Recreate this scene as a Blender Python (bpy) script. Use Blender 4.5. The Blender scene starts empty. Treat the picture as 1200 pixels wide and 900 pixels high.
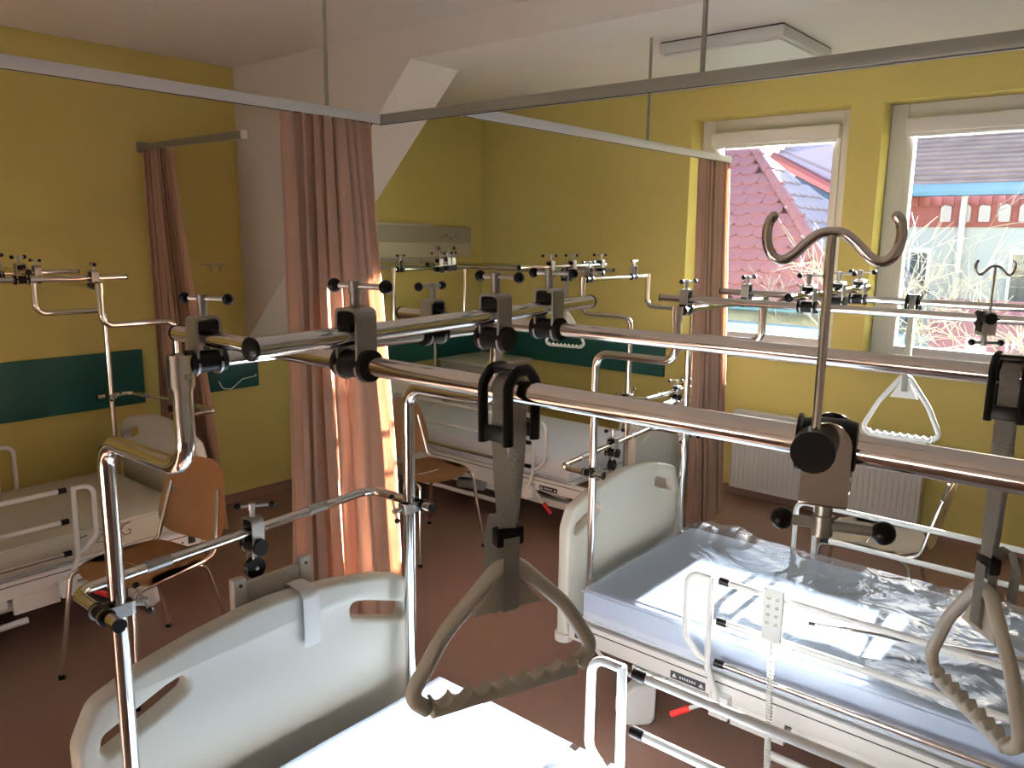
import bpy, bmesh, math, random
from mathutils import Vector, Matrix

random.seed(7)
PI = math.pi
S = bpy.context.scene
COL = S.collection

# ------------------------------------------------------------------ camera
yaw, pitch, roll, FPX = 0.6974278614, 0.1824517211, -0.0119640883, 933.737
cam = bpy.data.cameras.new('camera')
cam.sensor_width = 36.0
cam.lens = FPX / 1200.0 * 36.0
cam.clip_start = 0.02
camo = bpy.data.objects.new('camera', cam)
COL.objects.link(camo)
fw = Vector((-math.sin(yaw) * math.cos(pitch), math.cos(yaw) * math.cos(pitch), -math.sin(pitch)))
rt = Vector((math.cos(yaw), math.sin(yaw), 0))
dn = fw.cross(rt)
r2 = rt * math.cos(roll) + dn * math.sin(roll)
d2 = -rt * math.sin(roll) + dn * math.cos(roll)
M = Matrix((r2, -d2, -fw)).transposed().to_4x4()
M.translation = (0, 0, 1.75)
camo.matrix_world = M
S.camera = camo

# ------------------------------------------------------------------ world, sun, exposure
SUN_EL = math.atan(0.247)
w = bpy.data.worlds.new('sky'); S.world = w; w.use_nodes = True
nt = w.node_tree; nt.nodes.clear()
sky = nt.nodes.new('ShaderNodeTexSky'); sky.sky_type = 'NISHITA'
sky.sun_disc = False; sky.sun_elevation = SUN_EL; sky.sun_rotation = 0.0
sky.air_density = 1.0; sky.dust_density = 0.6
bg = nt.nodes.new('ShaderNodeBackground'); bg.inputs['Strength'].default_value = 1.0
wo = nt.nodes.new('ShaderNodeOutputWorld')
nt.links.new(sky.outputs[0], bg.inputs[0]); nt.links.new(bg.outputs[0], wo.inputs[0])
sun = bpy.data.lights.new('sun', 'SUN'); sun.energy = 190.0; sun.angle = math.radians(0.53)
sun.color = (1.0, 0.98, 0.96)
suno = bpy.data.objects.new('sun', sun); COL.objects.link(suno)
suno.rotation_euler = Vector((0.0, -1.0, -0.247)).to_track_quat('-Z', 'Y').to_euler()
suno.location = (0, 12, 8)
S.view_settings.view_transform = 'Standard'
S.view_settings.look = 'None'
S.view_settings.gamma = 1.0
S.view_settings.use_curve_mapping = False
S.view_settings.exposure = 0.22

# ------------------------------------------------------------------ materials
MATS = {}
def mat(name, col, rough=0.5, metal=0.0, var=0.0, scale=8.0, bump=0.0, bscale=60.0, alpha=1.0, coat=0.0,
        transl=0.0, spec=0.5):
    m = bpy.data.materials.new(name); m.use_nodes = True
    n = m.node_tree.nodes; l = m.node_tree.links
    b = n['Principled BSDF']
    b.inputs['Base Color'].default_value = (*col, 1)
    b.inputs['Roughness'].default_value = rough
    b.inputs['Metallic'].default_value = metal
    b.inputs['Coat Weight'].default_value = coat
    b.inputs['Specular IOR Level'].default_value = spec
    tc = n.new('ShaderNodeTexCoord')
    if var > 0:
        nz = n.new('ShaderNodeTexNoise'); nz.inputs['Scale'].default_value = scale
        nz.inputs['Detail'].default_value = 4
        l.new(tc.outputs['Object'], nz.inputs['Vector'])
        mx = n.new('ShaderNodeMix'); mx.data_type = 'RGBA'
        mx.inputs['A'].default_value = (*[max(0, c * (1 - var)) for c in col], 1)
        mx.inputs['B'].default_value = (*[min(1, c * (1 + var)) for c in col], 1)
        l.new(nz.outputs['Fac'], mx.inputs['Factor'])
        l.new(mx.outputs['Result'], b.inputs['Base Color'])
    if bump > 0:
        nb = n.new('ShaderNodeTexNoise'); nb.inputs['Scale'].default_value = bscale
        nb.inputs['Detail'].default_value = 3
        l.new(tc.outputs['Object'], nb.inputs['Vector'])
        bp = n.new('ShaderNodeBump'); bp.inputs['Strength'].default_value = bump
        bp.inputs['Distance'].default_value = 0.01
        l.new(nb.outputs['Fac'], bp.inputs['Height'])
        l.new(bp.outputs['Normal'], b.inputs['Normal'])
    if alpha < 1:
        b.inputs['Alpha'].default_value = alpha
    if transl > 0:
        out = n['Material Output']
        tr = n.new('ShaderNodeBsdfTranslucent'); tr.inputs['Color'].default_value = (*col, 1)
        ms = n.new('ShaderNodeMixShader'); ms.inputs[0].default_value = transl
        l.new(b.outputs[0], ms.inputs[1]); l.new(tr.outputs[0], ms.inputs[2])
        l.new(ms.outputs[0], out.inputs['Surface'])
    MATS[name] = m
    return m

mat('yellow_wall', (0.55, 0.46, 0.145), 0.75, var=0.05, scale=3, bump=0.05, bscale=120, spec=0.2)
mat('white_paint', (0.74, 0.71, 0.66), 0.8, var=0.03, scale=3, bump=0.05, bscale=90, spec=0.2)
mat('linoleum', (0.235, 0.13, 0.095), 0.42, var=0.10, scale=35)
mat('green_band', (0.004, 0.075, 0.065), 0.5, var=0.08, scale=6)
mat('curtain_cloth', (0.78, 0.57, 0.45), 0.85, var=0.05, scale=5, bump=0.15, bscale=400, transl=0.3, spec=0.1)
mat('chrome', (0.74, 0.72, 0.68), 0.10, metal=1.0)
mat('zinc', (0.42, 0.41, 0.39), 0.38, metal=1.0, var=0.1, scale=40)
mat('blue_steel', (0.40, 0.45, 0.50), 0.3, metal=0.8)
mat('black_plastic', (0.006, 0.0055, 0.0055), 0.33, spec=0.22)
mat('white_plastic', (0.72, 0.72, 0.69), 0.4)
mat('white_metal', (0.76, 0.77, 0.75), 0.32)
mat('frame_white', (0.80, 0.79, 0.76), 0.35, spec=0.4)
mat('bed_board', (0.62, 0.61, 0.54), 0.42, var=0.03, scale=5)
mat('beige_grip', (0.50, 0.47, 0.38), 0.45, var=0.05, scale=20)
mat('pale_grip', (0.68, 0.69, 0.66), 0.45)
mat('mattress_vinyl', (0.74, 0.77, 0.82), 0.35, bump=0.12, bscale=14)
mat('mattress_sky_tint', (0.68, 0.75, 0.87), 0.4, bump=0.1, bscale=10)  # base colour carries the blue sky reflection on the bed
mat('mattress_beige', (0.56, 0.55, 0.46), 0.45, bump=0.12, bscale=10)
mat('wood_ply', (0.50, 0.27, 0.12), 0.4, var=0.18, scale=9)
mat('wood_pale', (0.60, 0.46, 0.27), 0.45, var=0.08, scale=9)
mat('cabinet_grey', (0.46, 0.43, 0.37), 0.45)
mat('rail_grey', (0.30, 0.30, 0.26), 0.35, metal=0.6)
mat('rail_white', (0.62, 0.61, 0.59), 0.4)
mat('webbing', (0.44, 0.42, 0.36), 0.8, bump=0.5, bscale=500)
mat('red_plastic', (0.65, 0.02, 0.02), 0.4)
mat('panel_alu', (0.52, 0.50, 0.42), 0.4, metal=0.3)
mat('panel_dark', (0.36, 0.34, 0.27), 0.45, metal=0.2)
mat('control_grey', (0.46, 0.47, 0.46), 0.5)
mat('ink', (0.02, 0.02, 0.03), 0.6)
mat('steel_wire', (0.6, 0.6, 0.58), 0.3, metal=1.0)
mat('lamp_body', (0.62, 0.61, 0.58), 0.5)
mat('lamp_diffuser', (0.76, 0.76, 0.74), 0.4)
mat('dark_gap', (0.03, 0.03, 0.03), 0.7)
mat('blue_cover', (0.08, 0.09, 0.25), 0.5)
mat('roof_tile', (0.27, 0.11, 0.13), 0.7, var=0.25, scale=1.5)
mat('roof_tile_grey', (0.30, 0.24, 0.30), 0.7, var=0.25, scale=1.5)
mat('roof_under', (0.05, 0.03, 0.035), 0.8)
mat('roof_weathered', (0.21, 0.16, 0.18), 0.85, var=0.5, scale=2.5)
mat('brick_red', (0.22, 0.06, 0.06), 0.8, var=0.3, scale=5)
mat('gutter_blue', (0.09, 0.20, 0.33), 0.5, var=0.2, scale=2)
mat('render_white', (0.34, 0.37, 0.41), 0.85, var=0.12, scale=1.5)
mat('arch_stone', (0.36, 0.33, 0.36), 0.7)
mat('window_dark', (0.05, 0.07, 0.10), 0.2)
mat('blue_roof', (0.13, 0.22, 0.33), 0.6, var=0.4, scale=1.5)
mat('bark', (0.34, 0.33, 0.33), 0.8, var=0.3, scale=10)
mat('grass', (0.10, 0.12, 0.05), 0.9, var=0.4, scale=1)
mat('outer_wall', (0.5, 0.48, 0.44), 0.9)

def glass_mat():
    m = bpy.data.materials.new('window_glass'); m.use_nodes = True
    n = m.node_tree.nodes; l = m.node_tree.links; n.clear()
    o = n.new('ShaderNodeOutputMaterial'); t = n.new('ShaderNodeBsdfTransparent')
    t.inputs[0].default_value = (0.93, 0.95, 0.96, 1)
    g = n.new('ShaderNodeBsdfGlossy'); g.inputs['Roughness'].default_value = 0.02
    f = n.new('ShaderNodeValue'); f.outputs[0].default_value = 0.05
    x = n.new('ShaderNodeMixShader')
    l.new(f.outputs[0], x.inputs[0]); l.new(t.outputs[0], x.inputs[1]); l.new(g.outputs[0], x.inputs[2])
    l.new(x.outputs[0], o.inputs[0]); MATS['glass'] = m
glass_mat()
def film_mat():
    m = bpy.data.materials.new('clear_plastic_film'); m.use_nodes = True
    n = m.node_tree.nodes; l = m.node_tree.links; n.clear()
    o = n.new('ShaderNodeOutputMaterial'); t = n.new('ShaderNodeBsdfTransparent')
    t.inputs[0].default_value = (0.95, 0.96, 0.98, 1)
    d = n.new('ShaderNodeBsdfDiffuse'); d.inputs[0].default_value = (0.62, 0.76, 0.95, 1)  # blue of the reflected sky, put into the clear film's diffuse colour
    g = n.new('ShaderNodeBsdfGlossy'); g.inputs['Roughness'].default_value = 0.09
    tc = n.new('ShaderNodeTexCoord')
    nz = n.new('ShaderNodeTexNoise'); nz.inputs['Scale'].default_value = 7; nz.inputs['Detail'].default_value = 3
    nz.inputs['Distortion'].default_value = 1.2
    l.new(tc.outputs['Object'], nz.inputs['Vector'])
    b = n.new('ShaderNodeBump'); b.inputs['Strength'].default_value = 0.32; b.inputs['Distance'].default_value = 0.03
    l.new(nz.outputs['Fac'], b.inputs['Height']); l.new(b.outputs[0], g.inputs['Normal'])
    x0 = n.new('ShaderNodeMixShader'); x0.inputs[0].default_value = 0.18
    l.new(t.outputs[0], x0.inputs[1]); l.new(d.outputs[0], x0.inputs[2])
    f = n.new('ShaderNodeLayerWeight'); f.inputs[0].default_value = 0.25; l.new(b.outputs[0], f.inputs['Normal'])
    x = n.new('ShaderNodeMixShader')
    l.new(f.outputs[0], x.inputs[0]); l.new(x0.outputs[0], x.inputs[1]); l.new(g.outputs[0], x.inputs[2])
    l.new(x.outputs[0], o.inputs[0]); MATS['film'] = m
film_mat()

# ------------------------------------------------------------------ helpers
def V(*a):
    return Vector(a)

def tag(o, label=None, cat=None, group=None, kind=None):
    if label: o['label'] = label
    if cat: o['category'] = cat
    if group: o['group'] = group
    if kind: o['kind'] = kind
    return o

def thing(name, label, cat, loc=(0, 0, 0), rz=0.0, group=None):
    o = bpy.data.objects.new(name, None); COL.objects.link(o)
    o.location = loc; o.rotation_euler = (0, 0, rz); o.empty_display_size = 0.1
    return tag(o, label, cat, group)

def link_mesh(name, me, m, parent=None, smooth=True, ang=40):
    if m is not None:
        me.materials.clear(); me.materials.append(MATS[m])
    if smooth and len(me.polygons):
        me.polygons.foreach_set('use_smooth', [True] * len(me.polygons))
        me.set_sharp_from_angle(angle=math.radians(ang))
    o = bpy.data.objects.new(name, me); COL.objects.link(o)
    if parent is not None: o.parent = parent
    return o

def copy_obj(o, parent=None):
    c = o.copy(); COL.objects.link(c); c.parent = parent
    return c

def fillet(pts, r, n=6):
    pts = [Vector(p) for p in pts]
    if not isinstance(r, (list, tuple)): r = [r] * len(pts)
    out = [pts[0]]
    for i in range(1, len(pts) - 1):
        p, a, b = pts[i], pts[i - 1], pts[i + 1]
        d1 = (a - p).normalized(); d2 = (b - p).normalized()
        ang = d1.angle(d2)
        if ang > PI - 0.02 or r[i] <= 0:
            out.append(p); continue
        t = min(r[i] / math.tan(ang / 2), (a - p).length * 0.49, (b - p).length * 0.49)
        rr = t * math.tan(ang / 2)
        c = p + (d1 + d2).normalized() * (rr / math.sin(ang / 2))
        s = p + d1 * t - c; e = p + d2 * t - c
        tot = s.angle(e)
        for k in range(n + 1):
            f = k / n
            out.append(c + (s * math.sin((1 - f) * tot) + e * math.sin(f * tot)) / math.sin(tot))
    out.append(pts[-1])
    return out

class MB:
    def __init__(self): self.bm = bmesh.new()
    def box(self, c, s, rz=0.0, bev=0.0, mtx=None):
        r = bmesh.ops.create_cube(self.bm, size=1.0)
        vs = r['verts']
        m = Matrix.Translation(Vector(c)) @ Matrix.Rotation(rz, 4, 'Z') @ Matrix.Diagonal((*s, 1))
        if mtx is not None: m = mtx @ m
        bmesh.ops.transform(self.bm, matrix=m, verts=vs)
        if bev > 0:
            es = list({e for v in vs for e in v.link_edges})
            bmesh.ops.bevel(self.bm, geom=es, offset=bev, segments=2, affect='EDGES', profile=0.6)
        return self
    def bb(self, x0, x1, y0, y1, z0, z1, bev=0.0):
        return self.box(((x0 + x1) / 2, (y0 + y1) / 2, (z0 + z1) / 2), (abs(x1 - x0), abs(y1 - y0), abs(z1 - z0)), bev=bev)
    def tube(self, pts, r, seg=12, caps=True, closed=False, flat=None):
        pts = [Vector(p) for p in pts]; n = len(pts); rings = []
        t0 = (pts[1] - pts[0]).normalized()
        up = Vector((0, 0, 1)) if abs(t0.z) < 0.9 else Vector((1, 0, 0))
        nrm = t0.cross(up).normalized(); prev = t0
        for i, p in enumerate(pts):
            if closed: t = (pts[(i + 1) % n] - pts[i - 1]).normalized()
            elif i == 0: t = t0
            elif i == n - 1: t = (pts[-1] - pts[-2]).normalized()
            else: t = ((pts[i + 1] - p).normalized() + (p - pts[i - 1]).normalized()).normalized()
            q = prev.rotation_difference(t); nrm = (q @ nrm); nrm = (nrm - t * nrm.dot(t)).normalized(); prev = t
            b = t.cross(nrm)
            rr = r[i] if isinstance(r, (list, tuple)) else r
            rb = rr if flat is None else flat
            rings.append([self.bm.verts.new(p + nrm * (math.cos(a) * rr) + b * (math.sin(a) * rb))
                          for a in [2 * PI * k / seg for k in range(seg)]])
        m = n if closed else n - 1
        for i in range(m):
            A, B = rings[i], rings[(i + 1) % n]
            for k in range(seg):
                self.bm.faces.new((A[k], A[(k + 1) % seg], B[(k + 1) % seg], B[k]))
        if caps and not closed:
            self.bm.faces.new(list(reversed(rings[0]))); self.bm.faces.new(rings[-1])
        return self
    def cyl(self, a, b, r, seg=16, r2=None):
        return self.tube([a, b], [r, r if r2 is None else r2], seg)
    def ball(self, c, r, seg=12, sc=(1, 1, 1)):
        res = bmesh.ops.create_uvsphere(self.bm, u_segments=seg, v_segments=max(6, seg // 2 + 1), radius=r)
        bmesh.ops.transform(self.bm, matrix=Matrix.Translation(Vector(c)) @ Matrix.Diagonal((*sc, 1)), verts=res['verts'])
        return self
    def lathe(self, prof, seg=20, mtx=None):
        rings = []; new = []
        for (r, z) in prof:
            ring = [self.bm.verts.new((r * math.cos(2 * PI * k / seg), r * math.sin(2 * PI * k / seg), z)) for k in range(seg)]
            rings.append(ring); new += ring
        for A, B in zip(rings, rings[1:]):
            for k in range(seg):
                self.bm.faces.new((A[k], A[(k + 1) % seg], B[(k + 1) % seg], B[k]))
        self.bm.faces.new(list(reversed(rings[0]))); self.bm.faces.new(rings[-1])
        if mtx is not None: bmesh.ops.transform(self.bm, matrix=mtx, verts=new)
        return self
    def grid(self, fn, nu, nv, thick=0.0):
        vs = [[self.bm.verts.new(fn(i / nu, j / nv)) for j in range(nv + 1)] for i in range(nu + 1)]
        fs = [self.bm.faces.new((vs[i][j], vs[i + 1][j], vs[i + 1][j + 1], vs[i][j + 1])) for i in range(nu) for j in range(nv)]
        if thick: bmesh.ops.solidify(self.bm, geom=fs, thickness=thick)
        return self
    def poly_prism(self, poly, d):
        """poly: list of 3d points, extruded by vector d"""
        d = Vector(d)
        a = [self.bm.verts.new(Vector(p)) for p in poly]; b = [self.bm.verts.new(Vector(p) + d) for p in poly]
        n = len(a); self.bm.faces.new(a); self.bm.faces.new(list(reversed(b)))
        for k in range(n): self.bm.faces.new((a[k], b[k], b[(k + 1) % n], a[(k + 1) % n]))
        bmesh.ops.recalc_face_normals(self.bm, faces=self.bm.faces)
        return self
    keep = False
    def mesh(self, name='m'):
        if not self.keep: bmesh.ops.recalc_face_normals(self.bm, faces=self.bm.faces)
        me = bpy.data.meshes.new(name); self.bm.to_mesh(me); self.bm.free(); return me
    def build(self, name, m, parent=None, smooth=True, ang=40):
        return link_mesh(name, self.mesh(name), m, parent, smooth, ang)

def struct(name, mb, m, parent=None, **k):
    o = mb.build(name, m, parent, **k)
    if parent is None: o['kind'] = 'structure'
    return o

def outline_mesh(loops, depth, bevel=0.0, mtx=None):
    cu = bpy.data.curves.new('o', 'CURVE'); cu.dimensions = '2D'; cu.fill_mode = 'BOTH'
    cu.extrude = max(1e-4, depth / 2 - bevel); cu.bevel_depth = bevel; cu.bevel_resolution = 2
    cu.offset = -bevel
    for lp in loops:
        sp = cu.splines.new('POLY'); sp.points.add(len(lp) - 1); sp.use_cyclic_u = True
        for p, q in zip(sp.points, lp): p.co = (q[0], q[1], 0, 1)
    o = bpy.data.objects.new('o', cu); COL.objects.link(o)
    me = bpy.data.meshes.new_from_object(o.evaluated_get(bpy.context.evaluated_depsgraph_get()))
    bpy.data.objects.remove(o); bpy.data.curves.remove(cu)
    bm = bmesh.new(); bm.from_mesh(me); bmesh.ops.remove_doubles(bm, verts=bm.verts, dist=1e-5)
    bmesh.ops.recalc_face_normals(bm, faces=bm.faces); bm.to_mesh(me); bm.free()
    if mtx is not None: me.transform(mtx)
    return me

def rnd2(pts, r, n=6):
    """rounded closed 2d polygon"""
    m = len(pts); out = []
    for i in range(m):
        a, p, b = [Vector((*pts[j % m], 0)) for j in (i - 1, i, i + 1)]
        f = fillet([a, p, b], [0, r[i] if isinstance(r, (list, tuple)) else r, 0], n)
        out += [(q.x, q.y) for q in f[1:-1]]
    return out

def basis(o, x, y, z):
    m = Matrix((Vector(x), Vector(y), Vector(z))).transposed().to_4x4(); m.translation = Vector(o); return m

# ================================================================== ROOM
XL, XR, YB, YF, ZC = -4.65, 2.6, 5.13, -3.0, 2.75
WIN = [(-2.72, -1.672), (-1.482, -0.434)]
WZ0, WZ1, WT = 1.0, 2.556, 0.42
struct('floor', MB().bb(XL - 0.2, XR + 0.2, YF - 0.2, YB + WT, -0.12, 0), 'linoleum')
struct('ceiling', MB().bb(XL - 0.2, XR + 0.2, YF - 0.2, YB + WT, ZC, ZC + 0.15), 'white_paint')
wl = struct('wall_left', MB().bb(XL - 0.2, XL, YF - 0.2, YB + WT, 0, ZC), 'yellow_wall')
struct('wall_right', MB().bb(XR, XR + 0.2, YF - 0.2, YB + WT, 0, ZC), 'white_paint')
struct('wall_front', MB().bb(XL, XR, YF - 0.2, YF, 0, ZC), 'white_paint')
b = MB()
b.bb(XL, XR, YB, YB + WT, 0, WZ0); b.bb(XL, XR, YB, YB + WT, WZ1, ZC)
xs = [XL] + [v for p in WIN for v in p] + [XR]
for i in range(0, len(xs), 2): b.bb(xs[i], xs[i + 1], YB, YB + WT, WZ0, WZ1)
wb = struct('wall_back', b, 'yellow_wall')
# bulkhead with a sloping end face and the tie beam under the ceiling
struct('wall_bulkhead', MB().poly_prism([(XL, 2.84, ZC), (-3.056, 2.84, ZC), (-3.056, 2.84, 2.605), (XL, 2.84, 1.05)], (0, 0.34, 0)), 'white_paint', smooth=False)
struct('trim_1', MB().bb(-3.056, XR, 2.84, 3.18, 2.605, ZC), 'white_paint')
struct('baseboard_back', MB().bb(XL + 0.02, XR, YB - 0.015, YB, 0, 0.06), 'linoleum')
struct('baseboard_left', MB().bb(XL, XL + 0.015, YF, YB - 0.02, 0, 0.06), 'linoleum')
# green protective bands
struct('trim_2', MB().bb(XL, XL + 0.02, YF, 2.15, 0.76, 1.077, bev=0.004), 'green_band')
struct('trim_3', MB().bb(XL, XL + 0.02, 2.50, 2.91, 0.76, 1.077, bev=0.004), 'green_band')
struct('trim_4', MB().bb(XL, XL + 0.02, 3.3, YB - 0.03, 0.76, 1.077, bev=0.004), 'green_band')
struct('trim_5', MB().bb(XL + 0.02, -2.84, YB - 0.02, YB, 0.755, 1.07, bev=0.004), 'green_band')

# windows
for i, (x0, x1) in enumerate(WIN):
    y0, y1 = YB + 0.17, YB + 0.25
    f = 0.095
    wf = MB()
    wf.bb(x0, x0 + f, y0, y1, WZ0, WZ1, .006).bb(x1 - f, x1, y0, y1, WZ0, WZ1, .006)
    wf.bb(x0 + f, x1 - f, y0, y1, WZ0, WZ0 + f, .006).bb(x0 + f, x1 - f, y0, y1, WZ1 - f, WZ1, .006)
    wo_ = struct('window_%d' % (i + 1), wf, 'frame_white')
    s = MB(); g = 0.045; a0, a1, c0, c1 = x0 + f, x1 - f, WZ0 + f, WZ1 - f
    s.bb(a0, a0 + g, y0 - .015, y1 - .02, c0, c1, .006).bb(a1 - g, a1, y0 - .015, y1 - .02, c0, c1, .006)
    s.bb(a0 + g, a1 - g, y0 - .015, y1 - .02, c0, c0 + 0.02, .006).bb(a0 + g, a1 - g, y0 - .015, y1 - .02, c1 - g, c1, .006)
    s.build('sash', 'frame_white', wo_)
    MB().bb(a0 + g - .005, a1 - g + .005, y0 + .025, y0 + .029, c0 + .01, c1 - .02).build('pane', 'glass', wo_)
    bl = MB().bb(a0 + .0, a1 - .0, y0 - .065, y0 - .016, WZ1 - 0.175, WZ1 - 0.09, .012).build('blind_cassette', 'frame_white', wo_)
    MB().bb(a0 + .02, a1 - .02, y0 - .05, y0 - .03, WZ1 - 0.195, WZ1 - 0.173, .006).build('blind_bar', 'frame_white', bl)
    MB().bb(x0 - .02, x1 + .02, YB - .03, y0 + .01, WZ0 - 0.035, WZ0, .008).build('window_sill', 'frame_white', wo_)
    MB().bb(a1 - g + .01, a1 - .01, y0 - .055, y0 - .02, 1.7, 1.73, .004).tube(fillet([(a1 - .022, y0 - .045, 1.715), (a1 - .022, y0 - .06, 1.715), (a1 - .022, y0 - .06, 1.6)], .01), .008, 8).build('window_handle', 'frame_white', wo_)

# ceiling lamp
lt = thing('ceiling_lamp', 'square flat white ceiling lamp above the window bay', 'lamp', (-1.915, 4.165, ZC))
MB().bb(-.325, .325, -.325, .325, -.006, 0).build('gap_frame', 'dark_gap', lt)
MB().bb(-.33, .33, -.33, .33, -.06, -.006, .008).build('housing', 'lamp_body', lt)
MB().bb(-.31, .31, -.31, .31, -.072, -.06, .006).build('diffuser', 'lamp_diffuser', lt)

# ================================================================== CURTAIN RAILS AND CURTAINS
ZR = 2.2
def rail(name, label, a, b, m, rods, parts=()):
    a, b = Vector(a), Vector(b); d = (b - a); L = d.length
    t = thing(name, label, 'curtain rail', a, math.atan2(d.y, d.x), group='ceiling hung curtain rails')
    MB().bb(0, L, -.016, .016, -.018, .018, .003).build('track', m, t)
    MB().bb(.002, L - .002, -.004, .004, -.0195, -.0175).build('slot', 'dark_gap', t)
    for q in rods:
        MB().cyl((q, 0, .018), (q, 0, ZC - a.z), .0075, 10).cyl((q, 0, ZC - a.z - .035), (q, 0, ZC - a.z), .014, 12).build('hanger_rod', 'rail_grey', t)
    return t
rail('curtain_rail', 'white curtain rail running from the salmon curtain towards the left wall', (-2.52, -1.58, ZR), (-2.52, 2.165, ZR), 'rail_white', [3.50])
rail('curtain_rail', 'long grey-green curtain rail crossing in front of the windows', (-2.535, 2.185, ZR), (2.58, 2.185, ZR), 'rail_grey', [1.40, 3.4])
rail('curtain_rail', 'white curtain rail leading to the curtain beside the left window', (-2.095, 2.205, ZR), (-2.095, 4.42, ZR), 'rail_white', [1.30])
t = thing('curtain_rail', 'short wall-mounted curtain rail above the dim curtain on the left wall', 'curtain rail', (XL, 2.235, 2.225), 0)
MB().bb(0.0, 1.05, -.014, .014, -.018, .018, .003).build('track', 'rail_grey', t)
MB().bb(0.0, 0.035, -.028, .028, -.03, .03, .006).build('wall_bracket', 'rail_grey', t)
MB().bb(1.05, 1.066, -.016, .016, -.02, .02, .003).tube([(1.058, 0, -.02), (1.045, 0, -.05), (1.04, 0, -.06)], .0025, 6).build('end_cap', 'white_plastic', t)

def curtain(name, label, p0, p1, q0, q1, z1, z0, folds, amp, seed, nz=26, bulge=0.0):
    """hangs from p0-p1 (top) to q0-q1 (hem)"""
    R = random.Random(seed)
    p0, p1, q0, q1 = [Vector((*p, 0)) for p in (p0, p1, q0, q1)]
    d = (p1 - p0).normalized(); nrm = Vector((-d.y, d.x, 0))
    ph = [R.uniform(.6, 1.4) for _ in range(folds + 1)]
    am = [R.uniform(.55, 1.3) for _ in range(folds + 1)]
    cum = [0]
    for v in ph[:folds]: cum.append(cum[-1] + v)
    tot = cum[-1]
    def fn(u, v):
        s = u * tot; k = 0
        while k < folds - 1 and s > cum[k + 1]: k += 1
        f = (s - cum[k]) / ph[k]
        a = am[k] * (1 - f) + am[min(k + 1, folds)] * f
        w = math.sin(2 * PI * f + .25 * math.sin(3 * v + k))
        w = math.copysign(abs(w) ** .6, w)
        A = amp * a * (.62 + .5 * v)
        top = p0.lerp(p1, u); bot = q0.lerp(q1, u)
        P = top.lerp(bot, v ** 1.15) + nrm * (A * w) + d * (.012 * math.sin(2 * PI * f * 2 + k) * (1 + v) + .012 * math.sin(4 * v + k * 1.7) * v)
        P = P - nrm * (bulge * math.exp(-((u - .76) / .17) ** 2) * min(1, v * 1.6))
        return Vector((P.x, P.y, z1 + (z0 - z1) * v))
    b = MB().grid(fn, folds * 14, nz, thick=.002)
    o = b.build(name, 'curtain_cloth', None, ang=75)
    for vv in (): pass
    tag(o, label, 'curtain')
    return o
curtain('curtain', 'large salmon pink pleated curtain in the middle catching sunlight', (-2.52, 1.72), (-2.52, 2.125), (-2.545, 1.73), (-2.53, 2.24), ZR - .02, .14, 8, .029, 3, bulge=.09)
curtain('curtain', 'salmon curtain gathered at the left edge of the left window', (-2.095, 4.07), (-2.095, 4.40), (-2.04, 4.08), (-2.04, 4.43), ZR - .02, .10, 8, .027, 11)
curtain('curtain', 'dim salmon curtain hanging against the left wall behind the bed', (-4.60, 2.235), (-4.30, 2.235), (-4.58, 2.235), (-3.95, 2.25), 2.207, .12, 8, .040, 5)

# ================================================================== WALL FITTINGS
t = thing('supply_panel', 'grey-beige medical supply panel with two round outlets on left wall', 'panel', (XL, 3.75, 1.5))
MB().bb(0, .05, 0, 1.19, .20, .325, .006).build('upper_channel', 'panel_dark', t)
MB().bb(0, .045, 0, 1.20, .085, .20, .006).build('outlet_strip', 'panel_alu', t)
MB().bb(0, .05, 0, .74, .325, .345, .004).build('top_cover', 'panel_alu', t)
MB().bb(0, .05, 0, .90, .0, .085, .006).build('lower_channel', 'panel_dark', t)
for y in (.80, .975):
    s = MB().lathe([(.03, 0), (.03, .008), (.022, .012)], 18, Matrix.Translation((.045, y, .155)) @ Matrix.Rotation(PI / 2, 4, 'Y')).build('outlet', 'panel_alu', t)
    MB().lathe([(.016, 0), (.016, .004)], 14, Matrix.Translation((.0565, y, .155)) @ Matrix.Rotation(PI / 2, 4, 'Y')).build('outlet_hole', 'dark_gap', s)
    MB().tube([(.0535, y + .024 * math.cos(a), .155 + .024 * math.sin(a)) for a in [2 * PI * k / 20 for k in range(20)]], .002, 5, closed=True).build('outlet_ring', 'dark_gap', s)
mk = MB()
for y, dz in ((.85, .0), (.90, .012), (.95, -.008), (1.0, .005)):
    mk.tube([(.051, y - .018, .235 + dz), (.051, y, .25 + dz), (.051, y + .016, .232 + dz)], .0022, 5)
mk.build('scribble_marks', 'ink', t)
t = thing('hook_rail', 'thin wall hook rail with two small hooks on yellow wall', 'hook rail', (XL, 2.64, 1.56))
MB().bb(0, .008, -.09, .09, -.004, .004).build('bar', 'zinc', t)
for y in (-.03, .03):
    MB().tube(fillet([(.008, y, 0), (.02, y, -.005), (.02, y, -.035), (.03, y, -.04), (.035, y, -.02)], .006), .0025, 6).build('hook', 'zinc', t)
t = thing('wire_hook', 'bent white wire hook sticking out over the green band', 'hook', (XL + .02, 2.75, .83))
MB().tube(fillet([(.0, .13, .005), (.03, .13, .005), (.03, .02, -.005), (.03, -.06, -.06), (.03, -.12, -.05), (.03, -.145, 0)], .03), .0035, 8).build('wire', 'white_metal', t)
MB().ball((0.006, .13, .005), .009).build('boss', 'white_metal', t)

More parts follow.
